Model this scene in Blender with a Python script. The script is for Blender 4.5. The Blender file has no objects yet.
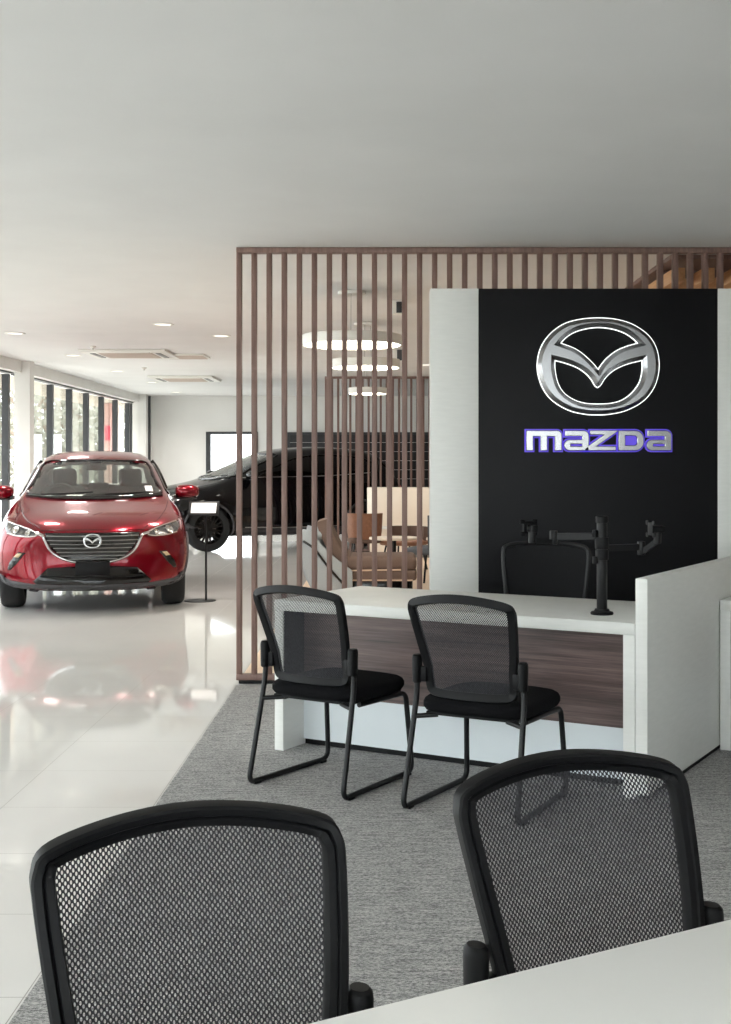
import bpy, bmesh, math, random
from mathutils import Vector, Matrix
from mathutils.bvhtree import BVHTree
from math import radians as R, sin, cos, pi
random.seed(7)
SC = bpy.context.scene
COL = SC.collection

# ---------------------------------------------------------------- camera, world, exposure
CAM_H, FPX, VX, VY = 1.37, 1265.0, 385.0, 464.0
cd = bpy.data.cameras.new('camera'); cam = bpy.data.objects.new('camera', cd); COL.objects.link(cam)
cam.location = (0, 0, CAM_H); cam.rotation_euler = (R(90), 0, 0)
cd.sensor_width = 36; cd.lens = FPX / 1024 * 36
cd.shift_x = -(VX - 365.5) / 1024; cd.shift_y = -(512 - VY) / 1024
cd.clip_start = 0.05; cd.clip_end = 500
SC.camera = cam
w = bpy.data.worlds.new('daylight'); SC.world = w; w.use_nodes = True
bgn = w.node_tree.nodes['Background']
bgn.inputs[0].default_value = (0.93, 0.965, 1.0, 1); bgn.inputs[1].default_value = 2.8
vs = SC.view_settings
vs.view_transform = 'Standard'; vs.look = 'None'; vs.exposure = 1.2; vs.gamma = 1.0
vs.use_curve_mapping = False
CEIL = 2.72

# ---------------------------------------------------------------- materials
def lin(c):
    return tuple(((x/255)/12.92 if x/255 <= .04045 else ((x/255+.055)/1.055)**2.4) for x in c) + (1,)
def mat(name, rgb=None, rough=.5, metal=0., coat=0., emit=None, es=0., spec=.5, alpha=None):
    m = bpy.data.materials.new(name); m.use_nodes = True
    b = m.node_tree.nodes['Principled BSDF']
    if rgb is not None: b.inputs['Base Color'].default_value = lin(rgb)
    b.inputs['Roughness'].default_value = rough; b.inputs['Metallic'].default_value = metal
    b.inputs['Coat Weight'].default_value = coat; b.inputs['Coat Roughness'].default_value = .03
    b.inputs['Specular IOR Level'].default_value = spec
    if emit is not None:
        b.inputs['Emission Color'].default_value = lin(emit); b.inputs['Emission Strength'].default_value = es
    return m
class NT:
    def __init__(s, m): s.m = m; s.t = m.node_tree; s.b = s.t.nodes['Principled BSDF']; s.out = s.t.nodes['Material Output']
    def n(s, typ, **kw):
        nd = s.t.nodes.new(typ)
        for k, v in kw.items(): setattr(nd, k, v)
        return nd
    def l(s, a, b): s.t.links.new(a, b)
    def math(s, op, a, b=None, c=None):
        nd = s.n('ShaderNodeMath', operation=op)
        for i, x in enumerate((a, b, c)):
            if x is None: continue
            if isinstance(x, (int, float)): nd.inputs[i].default_value = x
            else: s.l(x, nd.inputs[i])
        return nd.outputs[0]
    def ramp(s, fac, stops):
        r = s.n('ShaderNodeValToRGB'); s.l(fac, r.inputs[0])
        e = r.color_ramp.elements
        while len(e) < len(stops): e.new(.5)
        for i, (p, c) in enumerate(stops): e[i].position = p; e[i].color = lin(c)
        return r.outputs[0]
    def noise(s, scale, detail=3, stretch=(1, 1, 1), kind='Object', rough=.5):
        tc = s.n('ShaderNodeTexCoord'); mp = s.n('ShaderNodeMapping'); mp.inputs['Scale'].default_value = stretch
        s.l(tc.outputs[kind], mp.inputs[0]); nz = s.n('ShaderNodeTexNoise')
        nz.inputs['Scale'].default_value = scale; nz.inputs['Detail'].default_value = detail; nz.inputs['Roughness'].default_value = rough
        s.l(mp.outputs[0], nz.inputs[0]); return nz.outputs[0]
    def bump(s, h, strength=.2, dist=.01):
        b = s.n('ShaderNodeBump'); b.inputs['Strength'].default_value = strength; b.inputs['Distance'].default_value = dist
        s.l(h, b.inputs['Height']); s.l(b.outputs[0], s.b.inputs['Normal'])

def noisy(name, c1, c2, scale, stretch=(1, 1, 1), rough=.5, bump=0, detail=3, **kw):
    m = mat(name, c1, rough, **kw); t = NT(m)
    f = t.noise(scale, detail, stretch)
    t.l(t.ramp(f, [(.3, c1), (.7, c2)]), t.b.inputs['Base Color'])
    if bump: t.bump(f, bump)
    return m

M = {}
M['ceiling'] = noisy('ceiling_paint', (229, 228, 227), (234, 233, 232), 1.5, rough=.9)
M['wall'] = noisy('wall_paint', (232, 230, 226), (237, 235, 231), 2, rough=.85)
M['trim'] = noisy('white_trim', (233, 231, 226), (238, 236, 232), 3, rough=.6)
# glossy porcelain tiles, 600 x 600
m = M['tile'] = mat('white_tile', (214, 212, 208), .045, spec=.5); t = NT(m)
tc = t.n('ShaderNodeTexCoord'); sp = t.n('ShaderNodeSeparateXYZ'); t.l(tc.outputs['Object'], sp.inputs[0])
def joint(o, off):
    a = t.math('MODULO', t.math('ADD', o, off), .6)
    return t.math('LESS_THAN', t.math('ABSOLUTE', t.math('SUBTRACT', a, .3)), .2985)
jx = joint(sp.outputs[0], 60 + 1.528); jy = joint(sp.outputs[1], 60 - 3.25)
j = t.math('MULTIPLY', jx, jy)
mx = t.n('ShaderNodeMix', data_type='RGBA'); t.l(j, mx.inputs[0])
mx.inputs[6].default_value = lin((150, 146, 140))
t.l(t.ramp(t.noise(1.2, 4), [(.3, (228, 226, 223)), (.7, (234, 232, 229))]), mx.inputs[7])
t.l(mx.outputs[2], t.b.inputs['Base Color'])
t.l(t.math('SUBTRACT', .45, t.math('MULTIPLY', j, .40)), t.b.inputs['Roughness'])
# grey loop carpet with streaks across the room
m = M['carpet'] = mat('grey_carpet', (140, 140, 140), .95, spec=.1); t = NT(m)
f1 = t.noise(130, 2, (.75, 1.5, 1)); f2 = t.noise(34, 3, (.3, 1.9, 1)); f3 = t.noise(380, 1, (1, 1, 1))
s = t.math('ADD', t.math('MULTIPLY', f1, .45), t.math('ADD', t.math('MULTIPLY', f2, .23), t.math('MULTIPLY', f3, .32)))
t.l(t.ramp(s, [(.38, (98, 97, 98)), (.49, (158, 157, 156)), (.6, (208, 206, 204))]), t.b.inputs['Base Color'])
t.bump(s, .5, .004)
M['lounge_floor'] = noisy('tan_floor', (214, 190, 165), (226, 204, 181), 30, (.3, 2, 1), rough=.6)
M['slat'] = noisy('brown_timber', (112, 86, 78), (134, 106, 97), 6, (14, 14, .6), rough=.5, bump=.05)
M['batten'] = noisy('warm_timber', (198, 148, 102), (216, 168, 120), 6, (12, .6, 12), rough=.5)
m = M['walnut'] = mat('walnut_laminate', (90, 70, 66), .42); t = NT(m)
f1 = t.noise(3.2, 8, (.55, 1, 13), rough=.68); f2 = t.noise(9, 4, (.3, 1, 22), rough=.6); f3 = t.noise(1.6, 2, (.5, 1, 4.5))
fs = t.math('ADD', t.math('MULTIPLY', f1, .45), t.math('ADD', t.math('MULTIPLY', f2, .25), t.math('MULTIPLY', f3, .3)))
tc = t.n('ShaderNodeTexCoord'); sp = t.n('ShaderNodeSeparateXYZ'); t.l(tc.outputs['Object'], sp.inputs[0])
seam = t.math('LESS_THAN', t.math('FRACT', t.math('DIVIDE', t.math('SUBTRACT', sp.outputs[2], .245), .142)), .018)
t.l(t.ramp(t.math('SUBTRACT', fs, t.math('MULTIPLY', seam, .05)), [(.36, (52, 40, 39)), (.47, (88, 70, 67)), (.56, (112, 92, 88)), (.66, (134, 114, 109))]), t.b.inputs['Base Color'])
M['white'] = noisy('white_laminate', (226, 226, 222), (231, 231, 227), 5, (2, 2, 14), rough=.45)
M['table_white'] = noisy('white_table_laminate', (243, 242, 239), (246, 245, 242), 4, rough=.4)
M['kick'] = noisy('pale_blue_laminate', (216, 222, 225), (221, 227, 230), 3, rough=.45)
M['black_panel'] = noisy('black_panel', (15, 15, 18), (18, 18, 21), 3, rough=.5, spec=.2)
M['black_plastic'] = noisy('black_plastic', (12, 12, 14), (16, 16, 18), 60, rough=.5, spec=.2)
M['black_metal'] = noisy('black_powder_coat', (14, 14, 16), (19, 19, 21), 90, rough=.42, spec=.3)
M['dark_fabric'] = noisy('black_fabric', (11, 11, 13), (20, 20, 22), 400, rough=.95, bump=.2, spec=.1)
M['chrome'] = mat('chrome', (188, 188, 188), .08, 1.0)
M['sign_chrome'] = mat('sign_chrome', (160, 160, 162), .24, 1.0)
M['halo_white'] = mat('white_led_edge', (255, 255, 255), .4, emit=(250, 255, 252), es=.6)
M['halo_violet'] = mat('violet_led_edge', (90, 70, 200), .4, emit=(84, 62, 196), es=.33)
M['frame_dark'] = noisy('dark_aluminium', (46, 47, 50), (54, 55, 58), 20, rough=.4)
M['frame_grey'] = noisy('grey_aluminium', (120, 118, 116), (134, 131, 128), 20, rough=.4)
M['pendant_side'] = noisy('pendant_white', (232, 230, 224), (238, 236, 230), 5, rough=.4)
M['glow'] = mat('pendant_diffuser', (255, 250, 240), .5, emit=(255, 248, 228), es=7.0)
M['lamp'] = mat('downlight_lens', (255, 252, 245), .5, emit=(255, 250, 240), es=.7)
M['vent_tan'] = noisy('vent_beige', (196, 180, 168), (206, 190, 178), 40, (1, 30, 1), rough=.6)  # even tan of the ceiling grilles and vent slots
M['counter'] = noisy('cream_laminate', (234, 222, 206), (240, 229, 214), 3, rough=.5)
M['tan_leather'] = noisy('tan_leather', (136, 94, 70), (152, 108, 84), 25, rough=.55, bump=.05)
M['taupe'] = noisy('taupe_fabric', (98, 79, 70), (112, 92, 82), 200, rough=.9, bump=.1)
M['grey_felt'] = noisy('pale_grey_felt', (150, 155, 158), (164, 169, 172), 150, rough=.9, bump=.1)
M['slate_felt'] = noisy('slate_felt', (84, 88, 94), (98, 102, 108), 150, rough=.9)
M['copper'] = mat('copper_tube', (166, 112, 88), .35, .8)
M['piping'] = mat('pale_piping', (196, 168, 146), .7)
M['paper'] = noisy('white_card', (236, 232, 230), (240, 236, 234), 3, rough=.5)
M['blackout'] = noisy('black_shutter', (24, 24, 27), (32, 32, 35), 6, (1, 1, 40), rough=.4)
# car
def paint(name, base, metal, flake):
    m = mat(name, base, .22, metal, coat=.75, spec=0); t = NT(m)
    f = t.noise(900, 1)
    t.l(t.ramp(f, [(.3, base), (.7, flake)]), t.b.inputs['Base Color'])
    return m
M['red_paint'] = paint('red_car_paint', (104, 1, 17), .55, (122, 4, 24))
M['black_paint'] = paint('black_car_paint', (6, 6, 10), .0, (9, 9, 13))
M['clad'] = noisy('grey_cladding', (58, 57, 60), (66, 65, 68), 80, rough=.6)
M['tyre'] = noisy('tyre_rubber', (22, 22, 23), (28, 28, 29), 60, rough=.85)
M['rim_dark'] = mat('black_alloy', (30, 30, 32), .25, .7)
M['rim_silver'] = mat('silver_alloy', (160, 160, 164), .25, .9)
M['gloss_black'] = mat('gloss_black', (10, 10, 12), .12)
M['cabin'] = noisy('cabin_trim', (40, 39, 40), (48, 47, 48), 60, rough=.8)
M['lamp_reflector'] = mat('lamp_reflector', (190, 188, 184), .18, .9)
M['lamp_housing'] = mat('lamp_housing', (104, 104, 106), .15, .6)
M['amber'] = mat('amber_lens', (196, 176, 140), .15)
def glass(name, tint, gl=1.0, base=.04):
    m = bpy.data.materials.new(name); m.use_nodes = True; nt = m.node_tree
    nt.nodes.clear()
    o = nt.nodes.new('ShaderNodeOutputMaterial'); tr = nt.nodes.new('ShaderNodeBsdfTransparent'); g = nt.nodes.new('ShaderNodeBsdfGlossy')
    lw = nt.nodes.new('ShaderNodeFresnel'); mx = nt.nodes.new('ShaderNodeMixShader')
    ge = nt.nodes.new('ShaderNodeNewGeometry'); mr = nt.nodes.new('ShaderNodeMapRange')
    mr.inputs[3].default_value = 1.45; mr.inputs[4].default_value = 1/1.45
    nt.links.new(ge.outputs['Backfacing'], mr.inputs[0]); nt.links.new(mr.outputs[0], lw.inputs[0]); tr.inputs[0].default_value = tint + (1,); g.inputs['Roughness'].default_value = .01
    g.inputs[0].default_value = (gl, gl, gl, 1)
    nt.links.new(lw.outputs[0], mx.inputs[0]); nt.links.new(tr.outputs[0], mx.inputs[1]); nt.links.new(g.outputs[0], mx.inputs[2]); nt.links.new(mx.outputs[0], o.inputs[0])
    return m
M['glass'] = glass('clear_glass', (.96, .98, .97))
M['car_glass'] = glass('car_glass', (.86, .88, .86))
M['car_glass_dark'] = glass('tinted_car_glass', (.10, .10, .11))
M['lens'] = glass('lamp_lens', (.95, .96, .97))
# woven chair mesh: staggered oval holes, laid out in the panel's own metres
def weave(name, thread, pu=.0080, pv=.0047, wu=.0031, wv=.0052):
    m = mat(name, thread, .75, spec=.25); t = NT(m)
    uv = t.n('ShaderNodeUVMap'); sp = t.n('ShaderNodeSeparateXYZ'); t.l(uv.outputs[0], sp.inputs[0])
    def lattice(ou, ov):
        a = t.math('SUBTRACT', t.math('FRACT', t.math('ADD', t.math('DIVIDE', sp.outputs[0], pu), ou)), .5)
        b = t.math('SUBTRACT', t.math('FRACT', t.math('ADD', t.math('DIVIDE', sp.outputs[1], pv*2), ov)), .5)
        a = t.math('MULTIPLY', a, pu/(wu/2)); b = t.math('MULTIPLY', b, 2*pv/(wv/2))
        return t.math('ADD', t.math('MULTIPLY', a, a), t.math('MULTIPLY', b, b))
    h = t.math('LESS_THAN', t.math('MINIMUM', lattice(.5, .5), lattice(0, 0)), 1.0)
    f = t.noise(260, 1, (1, 1, .25))
    c = tuple(min(255, int(x*1.5)) for x in thread)
    t.l(t.ramp(f, [(.35, thread), (.7, c)]), t.b.inputs['Base Color'])
    tr = t.n('ShaderNodeBsdfTransparent'); mx = t.n('ShaderNodeMixShader')
    t.l(h, mx.inputs[0]); t.l(t.b.outputs[0], mx.inputs[1]); t.l(tr.outputs[0], mx.inputs[2]); t.l(mx.outputs[0], t.out.inputs[0])
    return m
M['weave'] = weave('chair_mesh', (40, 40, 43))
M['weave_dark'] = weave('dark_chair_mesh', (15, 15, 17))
M['leaf'] = noisy('leaves', (120, 120, 106), (166, 163, 148), 3, rough=.7)
M['bark'] = noisy('bark', (130, 118, 104), (150, 138, 122), 8, rough=.9)
M['ground_out'] = noisy('pale_paving', (200, 196, 188), (212, 208, 200), 2, rough=.9)
M['pink'] = noisy('pink_render', (200, 158, 148), (206, 166, 156), 3, rough=.8)
M['red_sign'] = mat('red_box', (206, 40, 70), .4)
M['eave'] = noisy('beige_soffit', (206, 194, 178), (214, 202, 186), 3, rough=.8)

# ---------------------------------------------------------------- mesh helpers
def V(*a): return Vector(a)
def link(name, me, parent=None, mats=(), smooth=True, ang=38):
    o = bpy.data.objects.new(name, me); COL.objects.link(o)
    for x in mats: me.materials.append(x)
    if smooth and len(me.polygons):
        me.polygons.foreach_set('use_smooth', [True]*len(me.polygons)); me.set_sharp_from_angle(angle=R(ang))
    if parent is not None: o.parent = parent
    return o
class MB:
    def __init__(s): s.bm = bmesh.new()
    def add(s, tb, mx=None):
        if mx is not None: bmesh.ops.transform(tb, matrix=mx, verts=tb.verts)
        me = bpy.data.meshes.new('tmp'); tb.to_mesh(me); tb.free(); s.bm.from_mesh(me); bpy.data.meshes.remove(me); return s
    def box(s, x0, x1, y0, y1, z0, z1, bev=0., seg=2, mx=None):
        tb = bmesh.new(); bmesh.ops.create_cube(tb, size=1)
        bmesh.ops.transform(tb, matrix=Matrix.Translation(((x0+x1)/2, (y0+y1)/2, (z0+z1)/2)) @ Matrix.Diagonal((abs(x1-x0), abs(y1-y0), abs(z1-z0), 1)), verts=tb.verts)
        if bev: bmesh.ops.bevel(tb, geom=tb.edges[:], offset=bev, segments=seg, profile=.5, affect='EDGES')
        return s.add(tb, mx)
    def cyl(s, p, r, h, r2=None, seg=32, mx=None, bev=0.):
        tb = bmesh.new(); bmesh.ops.create_cone(tb, cap_ends=True, segments=seg, radius1=r, radius2=r if r2 is None else r2, depth=h)
        bmesh.ops.translate(tb, vec=(p[0], p[1], p[2]+h/2), verts=tb.verts)
        if bev:
            bmesh.ops.bevel(tb, geom=[e for e in tb.edges if len(e.link_faces) == 2 and any(len(f.verts) > 4 for f in e.link_faces)], offset=bev, segments=2, profile=.5, affect='EDGES')
        return s.add(tb, mx)
    def lathe(s, prof, seg=40, mx=None):     # prof: (r, z)
        tb = bmesh.new(); rings = []
        for r, z in prof:
            if r < 1e-6: rings.append([tb.verts.new((0, 0, z))])
            else: rings.append([tb.verts.new((r*cos(2*pi*k/seg), r*sin(2*pi*k/seg), z)) for k in range(seg)])
        for a, b in zip(rings, rings[1:]):
            for k in range(seg):
                k2 = (k+1) % seg
                if len(a) == 1 and len(b) == 1: continue
                if len(a) == 1: tb.faces.new((a[0], b[k2], b[k]))
                elif len(b) == 1: tb.faces.new((a[k], a[k2], b[0]))
                else: tb.faces.new((a[k], a[k2], b[k2], b[k]))
        bmesh.ops.recalc_face_normals(tb, faces=tb.faces)
        return s.add(tb, mx)
    def sweep(s, pts, prof, closed=False, ref=None, mx=None, cap=True):
        # prof: 2D points (a along side vector, b along ref vector)
        tb = bmesh.new(); n = len(pts); pts = [Vector(p) for p in pts]; rings = []; up = None
        for i, p in enumerate(pts):
            if closed: t = pts[(i+1) % n]-pts[i-1]
            else: t = pts[min(i+1, n-1)]-pts[max(i-1, 0)]
            t.normalize()
            if ref is not None: u = Vector(ref)
            elif up is None: u = Vector((0, 0, 1)) if abs(t.z) < .9 else Vector((0, 1, 0))
            else: u = up
            u = (u-t*u.dot(t)); u.normalize(); up = u; sd = t.cross(u)
            rings.append([tb.verts.new(p+sd*a+u*b) for a, b in prof])
        k = len(prof)
        for i in range(n if closed else n-1):
            a, b = rings[i], rings[(i+1) % n]
            for q in range(k): tb.faces.new((a[q], a[(q+1) % k], b[(q+1) % k], b[q]))
        if not closed and cap:
            tb.faces.new(rings[0][::-1]); tb.faces.new(rings[-1])
        bmesh.ops.recalc_face_normals(tb, faces=tb.faces)
        return s.add(tb, mx)
    def tube(s, pts, r, closed=False, seg=10, mx=None):
        return s.sweep(pts, [(r*cos(2*pi*k/seg), r*sin(2*pi*k/seg)) for k in range(seg)], closed, None, mx)
    def prism(s, poly, z0, z1, mx=None, bev=0.):      # xy outline
        tb = bmesh.new(); f = tb.faces.new([tb.verts.new((x, y, z0)) for x, y in poly])
        r = bmesh.ops.extrude_face_region(tb, geom=[f]); bmesh.ops.translate(tb, vec=(0, 0, z1-z0), verts=[v for v in r['geom'] if isinstance(v, bmesh.types.BMVert)])
        bmesh.ops.recalc_face_normals(tb, faces=tb.faces)
        if bev: bmesh.ops.bevel(tb, geom=[e for e in tb.edges], offset=bev, segments=2, profile=.5, affect='EDGES')
        return s.add(tb, mx)
    def loft(s, rings, closed=True, cap=True, mx=None):
        tb = bmesh.new(); rr = [[tb.verts.new(p) for p in r] for r in rings]; k = len(rr[0])
        for a, b in zip(rr, rr[1:]):
            for q in range(k if closed else k-1): tb.faces.new((a[q], a[(q+1) % k], b[(q+1) % k], b[q]))
        if cap: tb.faces.new(rr[0][::-1]); tb.faces.new(rr[-1])
        bmesh.ops.recalc_face_normals(tb, faces=tb.faces)
        return s.add(tb, mx)
    def build(s, name, mt, parent=None, smooth=True, ang=38, mx=None):
        if mx is not None: bmesh.ops.transform(s.bm, matrix=mx, verts=s.bm.verts)
        me = bpy.data.meshes.new(name); s.bm.to_mesh(me); s.bm.free()
        return link(name, me, parent, [mt] if mt else [], smooth, ang)
def rot(axis, deg): return Matrix.Rotation(R(deg), 4, axis)
def trn(x, y, z): return Matrix.Translation((x, y, z))
def fillet(pts, rad, n=6, closed=False):
    pts = [Vector(p) for p in pts]; out = []; N = len(pts)
    for i, p in enumerate(pts):
        if not closed and i in (0, N-1): out.append(p); continue
        a = pts[i-1]-p; b = pts[(i+1) % N]-p; r = rad[i] if isinstance(rad, (list, tuple)) else rad
        if r <= 0: out.append(p); continue
        d = min(r, a.length*.49, b.length*.49); p0 = p+a.normalized()*d; p1 = p+b.normalized()*d
        for k in range(n+1):
            u = k/n; out.append(p0*(1-u)**2+p*2*u*(1-u)+p1*u*u)
    return out
def fill_grid(poly, step):
    """triangle-free fill of a 2D outline, cut along a grid so it can bend"""
    tb = bmesh.new(); f = tb.faces.new([tb.verts.new((x, y, 0)) for x, y in poly])
    bmesh.ops.triangulate(tb, faces=[f])
    xs = [p[0] for p in poly]; ys = [p[1] for p in poly]
    for ax, lo, hi in ((0, min(xs), max(xs)), (1, min(ys), max(ys))):
        k = math.floor(lo/step)+1
        while k*step < hi:
            co = Vector((k*step if ax == 0 else 0, k*step if ax == 1 else 0, 0)); no = Vector((1, 0, 0)) if ax == 0 else Vector((0, 1, 0))
            bmesh.ops.bisect_plane(tb, geom=tb.verts[:]+tb.edges[:]+tb.faces[:], dist=1e-6, plane_co=co, plane_no=no); k += 1
    bmesh.ops.remove_doubles(tb, verts=tb.verts, dist=1e-5)
    return tb
def inside(x, y, poly):
    c = False; j = len(poly)-1
    for i in range(len(poly)):
        xi, yi = poly[i]; xj, yj = poly[j]
        if (yi > y) != (yj > y) and x < (xj-xi)*(y-yi)/(yj-yi)+xi: c = not c
        j = i
    return c
def catmull(pts, n=8, closed=False):
    pts = [Vector(p) for p in pts]; N = len(pts); out = []
    rng = range(N) if closed else range(N-1)
    for i in rng:
        p0 = pts[i-1] if (closed or i > 0) else pts[0]*2-pts[1]
        p1 = pts[i]; p2 = pts[(i+1) % N]
        p3 = pts[(i+2) % N] if (closed or i+2 < N) else p2*2-p1
        for k in range(n):
            u = k/n; out.append(.5*((2*p1)+(p2-p0)*u+(2*p0-5*p1+4*p2-p3)*u*u+(3*p1-p0-3*p2+p3)*u**3))
    if not closed: out.append(pts[-1])
    return out
def curve_mesh(splines, extrude=0., bevel=0., offset=0., res=2):
    cu = bpy.data.curves.new('c', 'CURVE'); cu.dimensions = '2D'; cu.fill_mode = 'BOTH'
    cu.extrude = extrude; cu.bevel_depth = bevel; cu.bevel_resolution = res; cu.offset = offset
    for pts in splines:
        sp = cu.splines.new('POLY'); sp.points.add(len(pts)-1)
        for q, p in zip(sp.points, pts): q.co = (p[0], p[1], 0, 1)
        sp.use_cyclic_u = True
    o = bpy.data.objects.new('c', cu); COL.objects.link(o)
    dg = bpy.context.evaluated_depsgraph_get(); dg.update()
    me = bpy.data.meshes.new_from_object(o.evaluated_get(dg)); bpy.data.objects.remove(o); bpy.data.curves.remove(cu)
    me.materials.clear()
    return me

# ---------------------------------------------------------------- tagging
def tag(o, label, cat, group=None):
    o['label'] = label; o['category'] = cat
    if group: o['group'] = group
    return o
def thing(name, label, cat, loc=(0, 0, 0), rz=0., group=None):
    o = bpy.data.objects.new(name, None); o.empty_display_size = .1; COL.objects.link(o)
    o.location = loc; o.rotation_euler = (0, 0, R(rz)); return tag(o, label, cat, group)
def struct(o): o['kind'] = 'structure'; return o
def copy_thing(src, loc=None, rz=None, label=None):
    def cp(o, parent):
        c = o.copy(); COL.objects.link(c); c.parent = parent
        for ch in list(o.children): cp(ch, c)
        return c
    c = cp(src, None)
    if loc is not None: c.location = loc
    if rz is not None: c.rotation_euler = (0, 0, R(rz))
    if label: c['label'] = label
    return c

# ================================================================ THE ROOM
XL, XR, YF, YB = -4.77, 7.0, -2.5, 25.1
struct(MB().box(-5.1, XR+.2, YF-.2, YB+.2, -.12, 0).build('floor', M['tile'], None, False))
struct(MB().box(-.92, XR, YF, 7.83, -.02, .002).build('floor_carpet', M['carpet'], None, False))
struct(MB().box(-.92, XR, 7.97, 19.0, -.02, .004).build('floor_lounge', M['lounge_floor'], None, False))
struct(MB().box(-5.1, XR+.2, YF-.2, YB+.2, CEIL, CEIL+.15).build('ceiling', M['ceiling'], None, False))
# back wall with an opening for the glazed door
DX0, DX1, DZ = -3.55, -2.52, 2.01
b = MB(); b.box(-5.1, DX0, YB, YB+.2, 0, CEIL); b.box(DX0, DX1, YB, YB+.2, DZ, CEIL); b.box(DX1, XR+.2, YB, YB+.2, 0, CEIL)
struct(b.build('wall_back', M['wall'], None, False))
b = MB(); b.box(DX0, DX0+.09, YB-.03, YB+.12, 0, DZ); b.box(DX1-.09, DX1, YB-.03, YB+.12, 0, DZ); b.box(DX0+.09, DX1-.09, YB-.03, YB+.12, DZ-.05, DZ); b.box(DX0+.09, DX1-.09, YB-.03, YB+.12, 0, .06)
d = struct(b.build('door_1', M['frame_dark'], None, False))
MB().box(DX0+.09, DX1-.09, YB+.03, YB+.04, .06, DZ-.05).build('glass', M['glass'], d, False)
# dark shuttered window along the back wall
WX0 = (287-385)*YB/1265
b = MB(); b.box(WX0, XR, YB-.07, YB-.02, 1.95, 2.0); b.box(WX0, XR, YB-.07, YB-.02, .3, .36)
x = WX0
while x < XR-.1: b.box(x, x+.06, YB-.07, YB-.02, .36, 1.95); x += 1.45
d = struct(b.build('window_4', M['frame_dark'], None, False))
b = MB()
z = .36
while z < 1.95: b.box(WX0+.06, XR, YB-.05, YB-.005, z, min(z+.172, 1.95)); z += .18
b.build('shutter', M['blackout'], d, False)
struct(MB().box(XR, XR+.2, YF, YB, 0, CEIL).build('wall_right', M['wall'], None, False))
# wall behind the camera: unseen, its glazing added and sized to let daylight in
b = MB(); b.box(-5.1, XR+.2, YF-.2, YF, 2.55, CEIL); b.box(-5.1, -4.7, YF-.2, YF, 0, 2.55); b.box(3.0, XR+.2, YF-.2, YF, 0, 2.55)
struct(b.build('wall_front', M['wall'], None, False))
b = MB()
for k in range(9):
    x = -4.7+k*7.7/8; b.box(x-.03, x+.03, YF-.12, YF-.02, 0, 2.55)
d = struct(b.build('window_5', M['frame_dark'], None, False))
MB().box(-4.7, 3.0, YF-.08, YF-.07, 0, 2.55).build('glass', M['glass'], d, False)
# left: window wall with columns
COLS = [(16.6, 16.8, -4.66), (8.6, 8.8, -4.66), (.6, .8, -4.66)]
struct(MB().box(-5.1, XL, YF, YB, 2.57, CEIL).build('trim_1', M['trim'], None, False))
for i, (y0, y1, x1) in enumerate(COLS):
    struct(MB().box(-4.865, x1, y0, y1, 0, CEIL).build('trim_column', M['trim'], None, False))
struct(MB().box(-5.0, -4.63, 24.5, YB, 0, CEIL).build('trim_corner_column', M['trim'], None, False))
struct(MB().box(-4.63, -4.59, 24.72, 24.80, 0, CEIL-.02).build('trim_dark_edge', M['frame_dark'], None, False))
def window_run(n, ya, yb, mull):
    b = MB(); b.box(-4.97, -4.87, ya, yb, 2.55, 2.57); b.box(-4.97, -4.87, ya, yb, 0, .08)
    for y in mull: b.box(-4.935, -4.85, y, y+.085, .08, 2.53)
    f = struct(b.build('window_%d' % n, M['frame_dark'], None, False))
    MB().box(-4.935, -4.925, ya, yb, .08, 2.53).build('glass', M['glass'], f, False)
window_run(1, 16.8, 24.5, [18.44+1.11*k for k in range(5)]+[24.0, 24.2])
window_run(2, 8.8, 16.6, [16.28-1.1*k for k in range(7)])
window_run(3, YF, .6, [.4-1.1*k for k in range(6)])
window_run(6, .8, 8.6, [7.6-1.1*k for k in range(7)])

# ================================================================ SCREENS
def slat_screen(label, y, x1, base):
    t = thing('slat_screen', label, 'screen', (0, y, 0), group='timber slat screens')
    x0 = -.926; z0 = .024
    n = int((x1-x0)/.0938); x1 = x0+n*.0938+.033
    MB().box(x0, x1, -.03, .03, CEIL-.036, CEIL-.001, .003).build('top_rail', M['slat'], t)
    MB().box(x0, x1, -.03, .03, z0, z0+.036, .003).build('bottom_rail', M['slat'], t)
    MB().box(x0+.015, x1-.015, -.024, .024, .0035, z0).build('plinth', M['black_plastic'], t)
    first = None
    for k in range(n+1):
        x = x0+k*.0938
        if first is None:
            first = MB().box(0, .033, -.026, .026, z0+.036, CEIL-.036, .002).build('slat', M['slat'], t); first.location.x = x
        else:
            c = first.copy(); COL.objects.link(c); c.parent = t; c.location.x = x
    return t
slat_screen('tall brown timber slat screen beside the visitor chairs, behind the logo wall', 7.9, 2.62, True)
slat_screen('far brown timber slat screen beyond the lounge, seen through the near one', 19.5, 1.9, True)

# ================================================================ SIGN WALL
SY = 7.6
sw = thing('sign_wall', 'white and black freestanding wall with a chrome winged emblem and lettering', 'sign wall', (0, SY, 0))
def wx(px): return (px-385)*SY/1265
def wz(py): return CAM_H-(py-464)*SY/1265
ztop = wz(288.5)
MB().box(wx(430.5), wx(478.5), 0, .2, .006, ztop, .002).build('white_panel', M['white'], sw)
MB().box(wx(717.8), wx(717.8)+.29, 0, .2, .006, ztop, .002).build('white_panel', M['white'], sw)
MB().box(wx(478.5), wx(717.8), .002, .198, .006, ztop, .001).build('black_panel', M['black_panel'], sw)
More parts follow.
